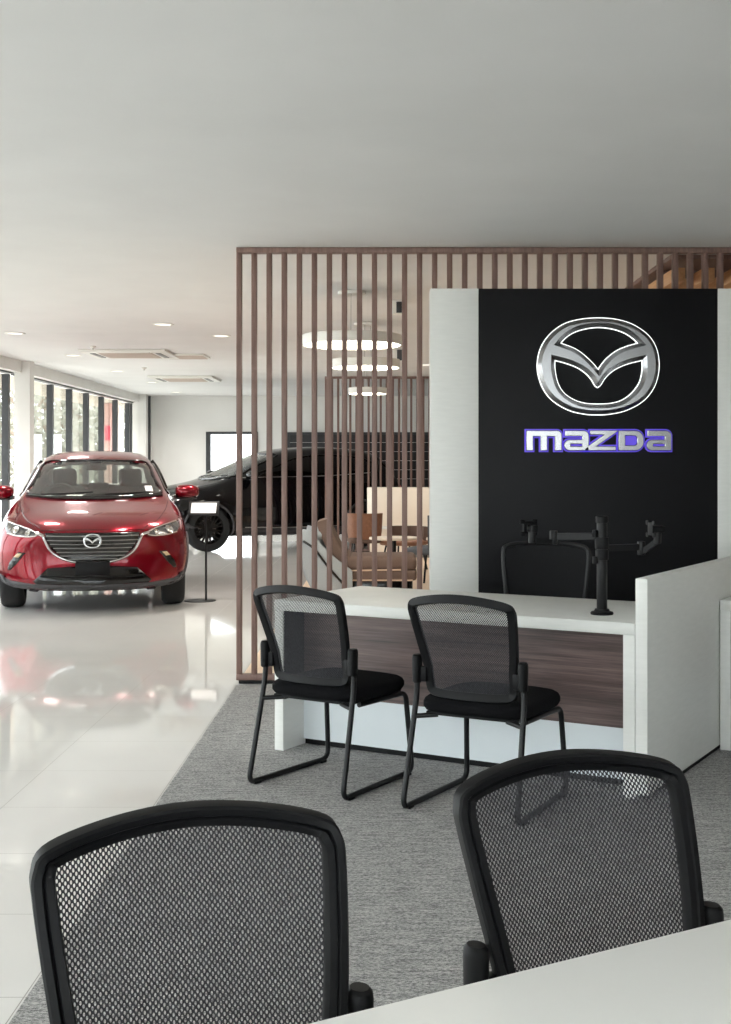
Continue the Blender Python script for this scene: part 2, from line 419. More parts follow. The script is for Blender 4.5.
# emblem outlines in image units of a 731 px wide zoom (5.375 per photo px)
EO = [(365,33),(470,42),(560,72),(640,130),(683,205),(695,300),(672,400),(612,480),(520,532),(430,553),(362,557),(290,553),(200,530),(112,475),(58,398),(35,300),(50,205),(95,130),(170,70),(260,42)]
TH_arc = [(158,170),(185,140),(230,110),(290,90),(365,81),(440,89),(505,110),(553,140),(583,170)]
TH_v1 = [(583,170),(520,188),(465,212),(415,250),(385,285),(365,315)]
TH_v2 = [(365,315),(340,285),(305,250),(262,215),(215,190),(158,170)]
BH_v1 = [(128,260),(185,275),(245,297),(290,325),(325,360),(348,398),(362,408)]
BH_v2 = [(362,408),(378,395),(400,360),(435,325),(480,298),(535,277),(606,260)]
BH_arc = [(606,260),(606,320),(590,385),(550,440),(500,478),(440,497),(365,502),(290,497),(225,475),(172,435),(142,380),(128,310),(128,260)]
def cmj(*segs):
    out = []
    for sg in segs: out += catmull([(x, y, 0) for x, y in sg], 5)[:-1]
    return out
def emblem_splines(scale, cx=365, cy=295):
    f = lambda pts: [((p[0]-cx)*scale, -(p[1]-cy)*scale) for p in pts]
    return [f(catmull([(x, y, 0) for x, y in EO], 5, True)), f(cmj(TH_arc, TH_v1, TH_v2)), f(cmj(BH_v1, BH_v2, BH_arc))]
ES = SY/1265/5.375*.982
upright = Matrix(((1, 0, 0, 0), (0, 0, -1, 0), (0, 1, 0, 0), (0, 0, 0, 1)))   # xy sheet -> xz, normal towards the camera
def put(me, name, mt, parent, x, y, z):
    me.transform(trn(x, y, z) @ upright); return link(name, me, parent, [mt], True, 30)
ecx, ecz = wx(530+365/5.375)-.005, wz(312+295/5.375)
em = put(curve_mesh(emblem_splines(ES), .006, .024, -.024, 0), 'emblem', M['sign_chrome'], sw, ecx, -.036, ecz)
put(curve_mesh(emblem_splines(ES), .004, 0, .005), 'light_edge', M['halo_white'], em, ecx, -.034, ecz)
# lettering, zoom units 4.569 per px, origin (518,422)
def arc(cx, cy, rx, ry, a0, a1, n=7): return [(cx+rx*cos(R(a0+(a1-a0)*k/n)), cy+ry*sin(R(a0+(a1-a0)*k/n))) for k in range(n+1)]
L_m = [[(36,130),(36,40)]+arc(176,60,20,20,-90,0)+[(196,130),(166,130),(166,66),(130,66),(130,130),(101,130),(101,66),(66,66),(66,130)]]
def L_a(x): # x = left edge, width 113
    return [[(x+6,40)]+arc(x+88,62,25,22,-90,0)+[(x+113,130)]+[(x+24,130)]+arc(x+24,106,22,24,90,270)+[(x+84,82),(x+84,64),(x+6,64)], [(x+30,100),(x+84,100),(x+84,112),(x+30,112)]]
L_z = [[(326,40),(454,40),(352,112),(442,112),(442,130),(300,130),(300,122),(392,58),(326,58)]]
L_D = [[(455,40)]+arc(530,76,38,36,-90,0)+arc(530,94,38,36,0,90)+[(455,130)], [(484,62)]+arc(524,76,16,14,-90,0)+arc(524,94,16,14,0,90)+[(484,108)]]
LS = SY/1265/4.569
lcx, lcz = wx(518+362/4.569), wz(422+85/4.569)
def lsp(sp): return [[((x-362)*LS, -(y-85)*LS) for x, y in s] for s in sp]
lb = bmesh.new(); hb = bmesh.new()
for sp in (L_m, L_a(206), L_z, L_D, L_a(581)):
    me = curve_mesh(lsp(sp), .008, .005, -.003); lb.from_mesh(me)
    me = curve_mesh(lsp(sp[:1]), .004, 0, .010); hb.from_mesh(me)
me = bpy.data.meshes.new('lettering'); lb.to_mesh(me); lt = put(me, 'lettering', M['sign_chrome'], sw, lcx, -.026, lcz)
me = bpy.data.meshes.new('light_edge'); hb.to_mesh(me); put(me, 'light_edge', M['halo_violet'], lt, lcx, -.014, lcz)

# ================================================================ DESKS (turned 30 degrees)
P = V(1.066, 5.133, 0)
DW = .72
# local frame: x along -u (to the right/towards camera), y along v (away)
def desk_frame(name, label, cat, off=(0, 0), group=None):
    d = thing(name, label, cat, (0, 0, 0), -30, group)
    q = P + Vector((.866*off[0]+.5*off[1], -.5*off[0]+.866*off[1], 0)); d.location = (q.x, q.y, .002); return d
def desk(label, off, length, group):
    d = desk_frame('reception_desk', label, 'desk', off, group)
    h = DW-.002; L = length
    MB().box(-L, -.0, 0, .8, h-.05, h, .003).build('worktop', M['white'], d)
    for x in (-L, -.052):
        MB().box(x, x+.05, .004, .796, .0, h-.05, .002).build('leg_panel', M['white'], d)
    MB().box(-L+.05, -.052, .18, .2, .245, h-.05).build('wood_panel', M['walnut'], d, False)
    MB().box(-L+.05, -.052, .18, .2, .028, .245).build('kick_panel', M['kick'], d, False)
    MB().box(-L+.0502, -L+.054, .012, .179, .245, h-.052).build('dark_sheet', M['black_plastic'], d, False)  # thin dark sheet over the upper inner face of the left leg
    MB().box(-L+.05, -.052, .195, .215, .0, .028).build('plinth', M['black_plastic'], d, False)
    return d
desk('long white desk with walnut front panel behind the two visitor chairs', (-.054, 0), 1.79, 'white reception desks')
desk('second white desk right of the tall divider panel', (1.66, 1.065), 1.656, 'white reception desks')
d = desk_frame('divider_panel', 'tall white divider panel standing between the two desks', 'divider')
MB().box(-.052, -.001, 0, 1.95, .02, .901, .002).build('panel', M['white'], d)
MB().box(-.045, -.008, .2, 1.93, .0, .02).build('plinth', M['black_plastic'], d, False)

# near table: its edge runs (-.075,1.468) -> (.491,1.795)
tb = thing('meeting_table', 'white table top in the front corner, chairs tucked behind it', 'table', (.2, 1.627, 0.002), 30)
MB().box(-.85, .95, -.8, 0, .674, .723, .003).build('table_top', M['table_white'], tb)
for x in (-.8, .86):
    for y in (-.75, -.33):
        MB().box(x, x+.045, y, y+.045, 0, .674, .002).build('leg', M['white'], tb)

# ================================================================ VISITOR CHAIRS
def ymid(z):   # lean of the back
    pts = [(.44, -.152), (.50, -.162), (.56, -.175), (.62, -.194), (.70, -.226), (.80, -.268), (.90, -.312)]
    for (z0, y0), (z1, y1) in zip(pts, pts[1:]):
        if z <= z1: return y0+(y1-y0)*(z-z0)/(z1-z0)
    return pts[-1][1]
def yback(x, z): return ymid(z)+.03*(x/.22)**2-.012
HB = [(0, .454), (.13, .456), (.174, .468), (.182, .51), (.184, .56), (.192, .615), (.202, .692), (.210, .768), (.210, .804), (.191, .825), (.10, .843), (0, .850)]
OUT = catmull([(x, z, 0) for x, z in HB]+[(-x, z, 0) for x, z in HB[-2:0:-1]], 6, True)
def rounded_slab(w2, d2, z0, z1, crown, y_c=0., n=48, e=4.5):
    rings = []
    def ring(k, z, dz=0):
        out = []
        for i in range(n):
            a = 2*pi*i/n; c, s_ = cos(a), sin(a)
            x = abs(c)**(2/e)*math.copysign(1, c)*w2*k; y = abs(s_)**(2/e)*math.copysign(1, s_)*d2*k
            out.append((x, y+y_c, z))
        return out
    h = z1-z0
    for k, z in ((.9, z0), (.965, z0+h*.1), (1, z0+h*.35), (1, z0+h*.62), (.975, z0+h*.85), (.92, z1), (.75, z1+crown*.6), (.4, z1+crown), (.1, z1+crown*1.05)): rings.append(ring(k, z))
    return rings
def make_visitor_chair(label, loc, rz):
    t = thing('visitor_chair', label, 'chair', loc, rz, 'black mesh visitor chairs')
    prof = [(-.0165, -.010), (-.015, -.013), (.0, -.014), (.015, -.012), (.017, -.004), (.017, .004), (.014, .012), (.003, .013), (.0005, .0085), (-.003, .013), (-.013, .013), (-.0165, .009)]
    MB().sweep([(p.x, yback(p.x, p.y), p.y) for p in OUT], prof, True, (0, 1, -.25)).build('back_frame', M['black_plastic'], t)
    g = fill_grid([(p.x*.985, .665+(p.y-.665)*.985) for p in OUT], .03)
    uvl = g.loops.layers.uv.new('UVMap')
    for f in g.faces:
        for lp in f.loops: lp[uvl].uv = (lp.vert.co.x+1, lp.vert.co.y)
    for v in g.verts: x, z = v.co.x, v.co.y; v.co = (x, yback(x, z)-.004, z)
    me = bpy.data.meshes.new('back_mesh'); g.to_mesh(me); g.free(); link('back_mesh', me, t, [M['weave']])
    MB().loft(rounded_slab(.24, .24, .378, .436, .016, .045)).build('seat', M['dark_fabric'], t, ang=60)
    MB().box(-.2, .2, -.16, .24, .366, .380, .004).build('seat_pan', M['black_plastic'], t)
    for s in (-1, 1):
        leg = [(s*.229, -.176, .52), (s*.232, -.178, .44), (s*.244, -.275, .012), (s*.228, .285, .012), (s*.215, .25, .362), (s*.205, -.10, .362)]
        MB().tube(fillet(leg, [0, .03, .045, .05, .04, 0], 6), .0115, seg=12).build('sled_leg', M['black_metal'], t)
        b = MB(); rings = []
        for z, k in ((.495, .8), (.50, 1), (.592, 1.08), (.603, 1.0), (.608, .75)):
            rings.append([(s*.228+.0185*k*cos(2*pi*i/16), -.176+.024*k*sin(2*pi*i/16)-.004, z) for i in range(16)])
        b.loft(rings); b.box(s*.186, s*.228, -.186, -.162, .50, .56, .004); b.build('back_bracket', M['black_plastic'], t)
        MB().tube([(s*.238, -.20, .362), (s*.15, -.15, .368)], .010, seg=10).build('seat_stay', M['black_metal'], t)
        for y, hx in ((-.225, .243), (.235, .229)): MB().box(s*hx-.016, s*hx+.016, y-.02, y+.02, .0005, .012, .003).build('glide', M['black_plastic'], t)
    return t
ca = make_visitor_chair('black mesh visitor chair at the left end of the walnut-fronted desk', (-.226, 5.48, .002), -33)
copy_thing(ca, (.416, 5.11, .002), -29, 'black mesh visitor chair at the desk, next to the tall divider')
copy_thing(ca, (-0.1809, 1.5869, .002), 202, 'black mesh visitor chair beside the tile edge, cut off by the bottom left corner')
copy_thing(ca, (.425, 1.928, .002), 203.5, 'black mesh chair behind the white table in the bottom right corner')

# office chair behind the desk
oc = thing('office_chair', 'black mesh office chair behind the desk, against the black sign panel', 'office chair', (.80, 6.66, .002), 158)
HO = [(0, .52), (.15, .525), (.2, .55), (.212, .62), (.228, .76), (.236, .88), (.222, .918), (.15, .934), (0, .94)]
OO = catmull([(x, z, 0) for x, z in HO]+[(-x, z, 0) for x, z in HO[-2:0:-1]], 6, True)
yo = lambda x, z: -.2-.06*(z-.5)+.04*(x/.22)**2
MB().sweep([(p.x, yo(p.x, p.y), p.y) for p in OO], [(.013*cos(k*pi/4), .011*sin(k*pi/4)) for k in range(8)], True, (0, 1, 0)).build('back_frame', M['black_metal'], oc)
g = fill_grid([(p.x, p.y) for p in OO], .04)
uvl = g.loops.layers.uv.new('UVMap')
for f in g.faces:
    for lp in f.loops: lp[uvl].uv = (lp.vert.co.x+1, lp.vert.co.y)
for v in g.verts: x, z = v.co.x, v.co.y; v.co = (x, yo(x, z), z)
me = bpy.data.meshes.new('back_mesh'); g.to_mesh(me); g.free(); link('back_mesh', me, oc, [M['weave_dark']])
MB().loft(rounded_slab(.245, .24, .42, .48, .015, .05)).build('seat', M['dark_fabric'], oc, ang=60)
MB().sweep(fillet([(0, .0, .40), (0, -.24, .40), (0, -.225, .62)], .08), [(-.03, -.012), (.03, -.012), (.03, .012), (-.03, .012)], ref=(1, 0, 0)).build('back_post', M['black_plastic'], oc)
MB().cyl((0, 0, .09), .028, .32).build('gas_lift', M['black_metal'], oc)
for k in range(5):
    a = 2*pi*k/5; b = MB()
    b.sweep([(0, 0, .11), (.28*cos(a), .28*sin(a), .075)], [(-.022, -.014), (.022, -.014), (.022, .014), (-.022, .014)])
    lg = b.build('base_leg', M['black_plastic'], oc)
    MB().cyl((0, 0, -.02), .028, .04, mx=trn(.28*cos(a), .28*sin(a), .029) @ rot('Z', math.degrees(a)) @ rot('X', 90)).build('caster', M['black_plastic'], lg)

# monitor arm on the desk
DT = DW
ma = thing('monitor_arm', 'black twin monitor arm with no screens clamped on the white desk', 'monitor arm', (.938, 5.47, DT), 0)
b = MB(); b.lathe([(0, 0), (.048, 0), (.05, .006), (.046, .012), (.034, .015), (.03, .024), (0, .024)]); b.build('base', M['black_plastic'], ma)
MB().cyl((0, 0, .02), .0225, .4, bev=.003).build('pole', M['black_metal'], ma)
for z, r_, h_ in ((.235, .0285, .045), (.283, .030, .05), (.395, .027, .03)): MB().cyl((0, 0, z), r_, h_, bev=.003).build('collar', M['black_plastic'], ma)
for z in (.335, .22): MB().cyl((-.03, -.005, z), .012, .03).build('clamp_knob', M['black_plastic'], ma)
def arm(pts, head, name):
    b = MB()
    b.sweep([pts[0], pts[1]], [(-.010, -.014), (.010, -.014), (.010, .014), (-.010, .014)]); b.cyl((pts[1][0], pts[1][1], pts[1][2]-.035), .017, .06, bev=.003)
    b.sweep([(pts[1][0], pts[1][1], pts[1][2]-.025), pts[2]], [(-.009, -.011), (.009, -.011), (.009, .011), (-.009, .011)]); b.cyl((pts[2][0], pts[2][1], pts[2][2]-.012), .016, .05, bev=.003)
    a = b.build('swing_arm', M['black_metal'], ma)
    b = MB(); x, y, z = pts[2]
    b.cyl((0, 0, -.02), .016, .04, mx=trn(x, y, z+.05) @ rot('Y', 90))
    b.box(-.014, .014, -.03, .03, -.014, .014, .004, mx=trn(x, y, z+.05) @ rot('Z', head))
    b.box(-.026, .026, .03, .036, -.026, .03, .006, mx=trn(x, y, z+.05) @ rot('Z', head))
    for sx in (-1, 1):
        for sz in (-1, 1): b.box(sx*.018, sx*.042, .030, .036, sz*.016, sz*.036, .003, mx=trn(x, y, z+.052) @ rot('Z', head))
    b.build('screen_mount', M['black_plastic'], a)
arm([(-.02, 0, .338), (-.205, .03, .335), (-.305, -.02, .322)], 20, 'a')
arm([(.02, 0, .286), (.180, .05, .288), (.238, -.01, .318)], 105, 'b')

# ================================================================ CEILING THINGS
def cz(px, py, z=CEIL):
    Y = 1265*(z-CAM_H)/(464-py); return (px-385)*Y/1265, Y
def lamp_light(parent, loc, watts, size=.07):
    ld = bpy.data.lights.new('lamp_light', 'SPOT'); ld.energy = watts; ld.color = (1, .94, .88); ld.spot_size = R(150); ld.spot_blend = 1; ld.shadow_soft_size = .16; ld.specular_factor = .35
    o = bpy.data.objects.new('lamp_light', ld); COL.objects.link(o); o.parent = parent; o.location = loc
DOWN_W = 60
def downlight(px, py, label):
    x, y = cz(px, py)
    t = thing('downlight', label, 'downlight', (x, y, CEIL), group='recessed downlights')
    MB().lathe([(.075, -.001), (.105, -.001), (.105, -.006), (.098, -.010), (.078, -.008), (.075, -.001)], 32).build('trim_ring', M['pendant_side'], t)
    MB().cyl((0, 0, -.005), .074, .004).build('lens', M['lamp'], t)
    lamp_light(t, (0, 0, -.03), DOWN_W)
    return t
d0 = None
for (px, py, lb_) in [(163, 324, 'recessed downlight nearest the slat screen corner, largest on the ceiling'), (15, 333, 'recessed downlight at the left edge of the ceiling'),
      (221, 335.5, 'recessed downlight just left of the slat screen'), (73, 355, 'recessed downlight left of the near ceiling air conditioner'), (117, 371, 'recessed downlight between the two air conditioners, near the windows'),
      (152, 382, 'recessed downlight beside the far air conditioner'), (176, 392, 'faint downlight close to the back wall'), (427, 364.5, 'recessed downlight beyond the pendants, by the logo wall')]:
    if d0 is None: d0 = downlight(px, py, lb_)
    else:
        x, y = cz(px, py); copy_thing(d0, (x, y, CEIL), 0, lb_)
def cassette(x0, x1, y0, y1, label):
    t = thing('ceiling_air_conditioner', label, 'air conditioner', ((x0+x1)/2, (y0+y1)/2, CEIL), group='ceiling cassettes')
    a, c = (x1-x0)/2, (y1-y0)/2
    MB().box(-a, a, -c, c, -.03, -.0005, .008).build('panel', M['pendant_side'], t)
    b = MB(); 
    for k in range(12): b.box(-a*.6, a*.6, -c*.6+k*c*.1, -c*.6+k*c*.1+c*.06, -.04, -.028)
    b.box(-a*.62, a*.62, -c*.62, c*.62, -.034, -.03); b.build('grille', M['vent_tan'], t, False)
    for s in (-1, 1): MB().box(s*a*.76-.03, s*a*.76+.03, -c*.6, c*.6, -.038, -.026, .006, mx=None).build('louvre', M['frame_grey'], t)
    for s in (-1, 1): MB().box(-a*.6, a*.6, s*c*.78-.03, s*c*.78+.03, -.037, -.028, .006).build('louvre', M['pendant_side'], t)
    return t
cassette(-3.61, -2.58, 14.85, 15.9, 'square ceiling air conditioner nearest the camera, beige grille')
cassette(-3.63, -2.64, 19.3, 20.4, 'square ceiling air conditioner farther back, near the back wall')
t = thing('ceiling_vent', 'thin white slot vent beside the near air conditioner', 'vent', (-2.48, 15.75, CEIL))
MB().box(-.27, .27, -.28, .28, -.02, -.0005, .006).build('frame', M['pendant_side'], t)
b = MB()
for k in range(5): b.box(-.24, .24, -.22+k*.1, -.16+k*.1, -.026, -.018)
b.build('slots', M['vent_tan'], t, False)
for px, py, lb_ in ((93, 346, 'small smoke detector in front of the near air conditioner'), (144, 367.5, 'small smoke detector between the air conditioners')):
    x, y = cz(px, py); t = thing('smoke_detector', lb_, 'smoke detector', (x, y, CEIL), group='smoke detectors')
    MB().lathe([(0, -.03), (.014, -.03), (.02, -.022), (.034, -.014), (.038, -.001), (0, -.001)], 24).build('body', M['pendant_side'], t)
    MB().cyl((0, 0, -.038), .008, .010).build('sensor', M['frame_grey'], t)
def pendant(x, y, z, dia, label):
    t = thing('pendant_lamp', label, 'pendant lamp', (x, y, z), group='round pendant lamps')
    r = dia/2
    MB().lathe([(r-.012, 0.004), (r-.012, -.002), (r, -.002), (r+.001, .0), (r, .075), (r-.006, .078), (0, .078)], 64).build('shade', M['pendant_side'], t)
    MB().cyl((0, 0, -.001), r-.013, .012, seg=64).build('diffuser', M['glow'], t)
    hgt = CEIL-z
    for k in range(3):
        a = 2*pi*k/3+.4; MB().tube([(.06*cos(a), .06*sin(a), .078), (.05*cos(a), .05*sin(a), hgt-.02)], .0018, seg=6).build('wire', M['frame_grey'], t)
    MB().cyl((0, 0, hgt-.026), .11, .025, bev=.004).build('ceiling_rose', M['pendant_side'], t)
pendant((352-385)*9.9/1265, 9.9, 2.30, .78, 'largest and nearest round pendant lamp seen through the slats')
pendant((365.5-385)*12.1/1265, 12.1, 2.29, .66, 'middle round pendant lamp below the largest one')
pendant((367.5-385)*16.4/1265, 16.4, 2.28, .50, 'smallest and farthest round pendant lamp, by the far slat screen')
for px, py, lb_ in ((398.5, 301, 'near white spotlight box with dark front on the ceiling'), (399, 349, 'far white spotlight box with dark front on the ceiling')):
    x, y = cz(px, py); t = thing('ceiling_spotlight', lb_, 'spotlight', (x, y, CEIL), group='box spotlights')
    s = .9+.3*(y > 12)
    MB().box(-.055*s, .055*s, -.05, .05, -.125*s, -.0005, .005).build('housing', M['pendant_side'], t)
    MB().box(-.02*s, .03*s, -.055, -.048, -.115*s, -.012, .002).build('opening', M['frame_dark'], t)
# timber battens under the ceiling behind the logo wall
t = thing('batten_ceiling', 'warm timber batten ceiling raft above the lounge, top right', 'ceiling raft', (0, 0, CEIL))
MB().box(1.84, 1.86+9*.19, 8.15, 13.6, -.03, -.0005, .002).build('backing_board', M['slat'], t)
for k in range(9):
    x = 1.86+k*.19
    MB().box(x, x+.075, 8.15, 13.6, -.17, -.085, .003).build('batten', M['batten'], t)
for y in (8.6, 10.8, 13.0): MB().box(1.86, 1.86+8*.19+.075, y, y+.05, -.085, -.03).build('hanger_rail', M['slat'], t)
MB().box(1.84, 1.86+9*.19, 13.6, 13.66, -.17, -.0005, .003).build('end_fascia', M['batten'], t)

# ================================================================ CARS
class Car: pass
ST = [ # y, zb, ws, (wm,zm), (wx,zx), (wsh,zsh), (wt,zt), (wg,zg), ztop, sweep
 (.00, .27, .50, (.57,.37), (.60,.53), (.56,.645), (.45,.705), (.25,.722), .727, .20),
 (.06, .215,.66, (.73,.33), (.76,.53), (.71,.69), (.55,.755), (.30,.775), .780, .24),
 (.22, .20, .76, (.85,.33), (.87,.56), (.81,.755),(.60,.825), (.33,.85), .858, .20),
 (.50, .20, .80, (.885,.35),(.90,.60), (.85,.84), (.66,.89), (.36,.915), .922, .08),
 (.85, .20, .82, (.89,.35), (.905,.62),(.865,.90),(.69,.95), (.37,.97), .978, .03),
 (1.12,.20, .82, (.88,.35), (.895,.63),(.85,.95), (.71,1.01),(.38,1.025),1.032, 0),
 (1.24,.20, .82, (.88,.35), (.89,.63), (.80,.975),(.70,1.05),(.38,1.085),1.093, 0),
 (1.70,.20, .82, (.88,.35), (.89,.64), (.785,.99),(.645,1.245),(.37,1.29),1.302, 0),
 (2.02,.20, .82, (.88,.35), (.89,.64), (.78,1.0),(.605,1.39),(.35,1.43),1.44, 0),
 (2.40,.20, .82, (.88,.35), (.89,.65), (.78,1.01),(.60,1.455),(.36,1.50),1.51, 0),
 (2.90,.20, .82, (.88,.35), (.89,.65), (.78,1.02),(.595,1.475),(.36,1.52),1.53, 0),
 (3.45,.21, .82, (.885,.36),(.90,.66), (.78,1.04),(.58,1.445),(.35,1.49),1.50, 0),
 (3.86,.23, .80, (.86,.38), (.88,.67), (.82,1.05),(.54,1.39),(.34,1.43),1.44, -.03),
 (4.08,.27, .76, (.82,.42), (.84,.68), (.77,1.02),(.60,1.10),(.34,1.13),1.135, -.05),
 (4.22,.33, .66, (.72,.45), (.74,.66), (.68,.90), (.52,.97), (.3,.985), .99, -.08),
 (4.27,.42, .50, (.56,.50), (.58,.65), (.54,.80), (.42,.86), (.25,.87), .875, -.08)]
def car_shell(sx, sy, sz):
    bm = bmesh.new(); rings = []
    for (y, zb, ws, m_, x_, s_, t_, g_, zt, sw_) in ST:
        half = [(0, zb), (ws, zb), m_, x_, s_, t_, g_, (0, zt)]
        full = half+[(-a, c) for a, c in half[-2:0:-1]]
        hw = x_[0]
        rings.append([bm.verts.new((a*sx*.995, (y+sw_*(abs(a)/hw)**2)*sy, c*sz)) for a, c in full])
    k = len(rings[0])
    for a, b in zip(rings, rings[1:]):
        for q in range(k): bm.faces.new((a[q], a[(q+1) % k], b[(q+1) % k], b[q]))
    for r, dy in ((rings[0], -.012), (rings[-1], .02)):
        c = sum((v.co for v in r), Vector())/k
        inner = [bm.verts.new((c.x+(v.co.x-c.x)*.6, (v.co.y*.4+c.y*.6)+dy*.5, c.z+(v.co.z-c.z)*.6)) for v in r]
        for q in range(k): bm.faces.new((r[q], r[(q+1) % k], inner[(q+1) % k], inner[q]))
        # close the inner ring as a strip, left to right mirrored
        n = k//2
        for q in range(n):
            a, b2, c2, d2 = inner[q], inner[q+1], inner[(k-q-1) % k], inner[(k-q) % k]
            vs_ = []
            for v in (a, b2, c2, d2):
                if v not in vs_: vs_.append(v)
            if len(vs_) >= 3: bm.faces.new(vs_)
    bmesh.ops.recalc_face_normals(bm, faces=bm.faces)
    me = bpy.data.meshes.new('shell'); bm.to_mesh(me); bm.free()
    o = bpy.data.objects.new('shell', me); COL.objects.link(o)
    md = o.modifiers.new('s', 'SUBSURF'); md.levels = 4; md.render_levels = 4
    dg = bpy.context.evaluated_depsgraph_get(); dg.update()
    out = bpy.data.meshes.new_from_object(o.evaluated_get(dg)); bpy.data.objects.remove(o)
    return out
def densify(poly, step=.04):
    out = []
    for i, p in enumerate(poly):
        q = poly[(i+1) % len(poly)]; n = max(1, int(math.hypot(q[0]-p[0], q[1]-p[1])/step))
        for k in range(n): out.append((p[0]+(q[0]-p[0])*k/n, p[1]+(q[1]-p[1])*k/n))
    return out
class Drape:
    def __init__(s, me):
        bm = bmesh.new(); bm.from_mesh(me); s.bvh = BVHTree.FromBMesh(bm); bm.free()
    def hit(s, view, u, v):
        if view == 'front': o, d = Vector((u, -3, v)), Vector((0, 1, 0))
        elif view == 'rear': o, d = Vector((u, 9, v)), Vector((0, -1, 0))
        elif view == 'top': o, d = Vector((u, v, 5)), Vector((0, 0, -1))
        else: o, d = Vector((4*view, u, v)), Vector((-view, 0, 0))
        h = s.bvh.ray_cast(o, d)
        if h[0] is None:
            tgt = Vector((u, .32, v)) if view == 'front' else Vector((u, 4.0, v)) if view == 'rear' else Vector((u, v, .9)) if view == 'top' else Vector((view*.85, u, v))
            h = s.bvh.find_nearest(tgt)
        return h[0], h[1]
    def patch(s, view, poly, off, thick, mt, name, parent, step=.045):
        g = fill_grid(densify(poly), step)
        for v in g.verts:
            p, n = s.hit(view, v.co.x, v.co.y); v.co = p+n*off
        bmesh.ops.recalc_face_normals(g, faces=g.faces)
        c = g.faces[:]
        # orient outward
        fl = 0
        for f in c:
            p, n = s.bvh.find_nearest(f.calc_center_median())[:2]; fl += f.normal.dot(n)
        if fl < 0: bmesh.ops.reverse_faces(g, faces=c)
        me = bpy.data.meshes.new(name); g.to_mesh(me); g.free()
        o = link(name, me, parent, [mt], True, 45)
        md = o.modifiers.new('thickness', 'SOLIDIFY'); md.thickness = thick; md.offset = -1; md.use_even_offset = False
        return o
    def line(s, view, pts, off, r, mt, name, parent, closed=False, n=6, prof=None):
        cp = catmull([(a, b_, 0) for a, b_ in pts], n, closed)
        q = []
        for c in cp: p, nn = s.hit(view, c.x, c.y); q.append(p+nn*off)
        b = MB(); 
        if prof: b.sweep(q, prof, closed, (0, -1, 0))
        else: b.tube(q, r, closed, 8)
        return b.build(name, mt, parent)
def mirror(poly): return [(-x, z) for x, z in poly][::-1]
def wheel(parent, cx, cy, R_, wd, side, rim, n_sp):
    # axle along x; outer face towards side
    mx = trn(cx, cy, R_) @ rot('Y', 90*side)
    prof = [(R_*.66, -wd/2), (R_*.9, -wd/2), (R_*.975, -wd/2+.02), (R_, -wd/2+.05), (R_, wd/2-.05), (R_*.975, wd/2-.02), (R_*.9, wd/2), (R_*.68, wd/2-.004), (R_*.66, wd/2-.02), (R_*.66, -wd/2)]
    tw = MB().lathe(prof, 56, mx=mx).build('wheel', M['tyre'], parent)
    b = MB(); b.lathe([(R_*.665, wd/2-.012), (R_*.64, wd/2-.012), (R_*.61, wd/2-.03), (R_*.6, -wd/2+.03), (R_*.665, -wd/2+.03)], 56, mx=mx)
    b.cyl((0, 0, wd/2-.045), R_*.13, .028, mx=mx)
    for k in range(n_sp):
        for dlt in (-.14, .14):
            a = 2*pi*k/n_sp
            p0 = (R_*.1*cos(a), R_*.1*sin(a), wd/2-.03); p1 = (R_*.63*cos(a+dlt), R_*.63*sin(a+dlt), wd/2-.022)
            b.sweep([p0, p1], [(-.013, -.010), (.013, -.010), (.013, .010), (-.013, .010)], ref=(0, 0, 1), mx=mx)
    b.build('rim', rim, tw)
    b = MB(); b.cyl((0, 0, -.01), R_*.42, .02, mx=mx); b.build('brake_disc', M['rim_silver'], tw)
    return tw
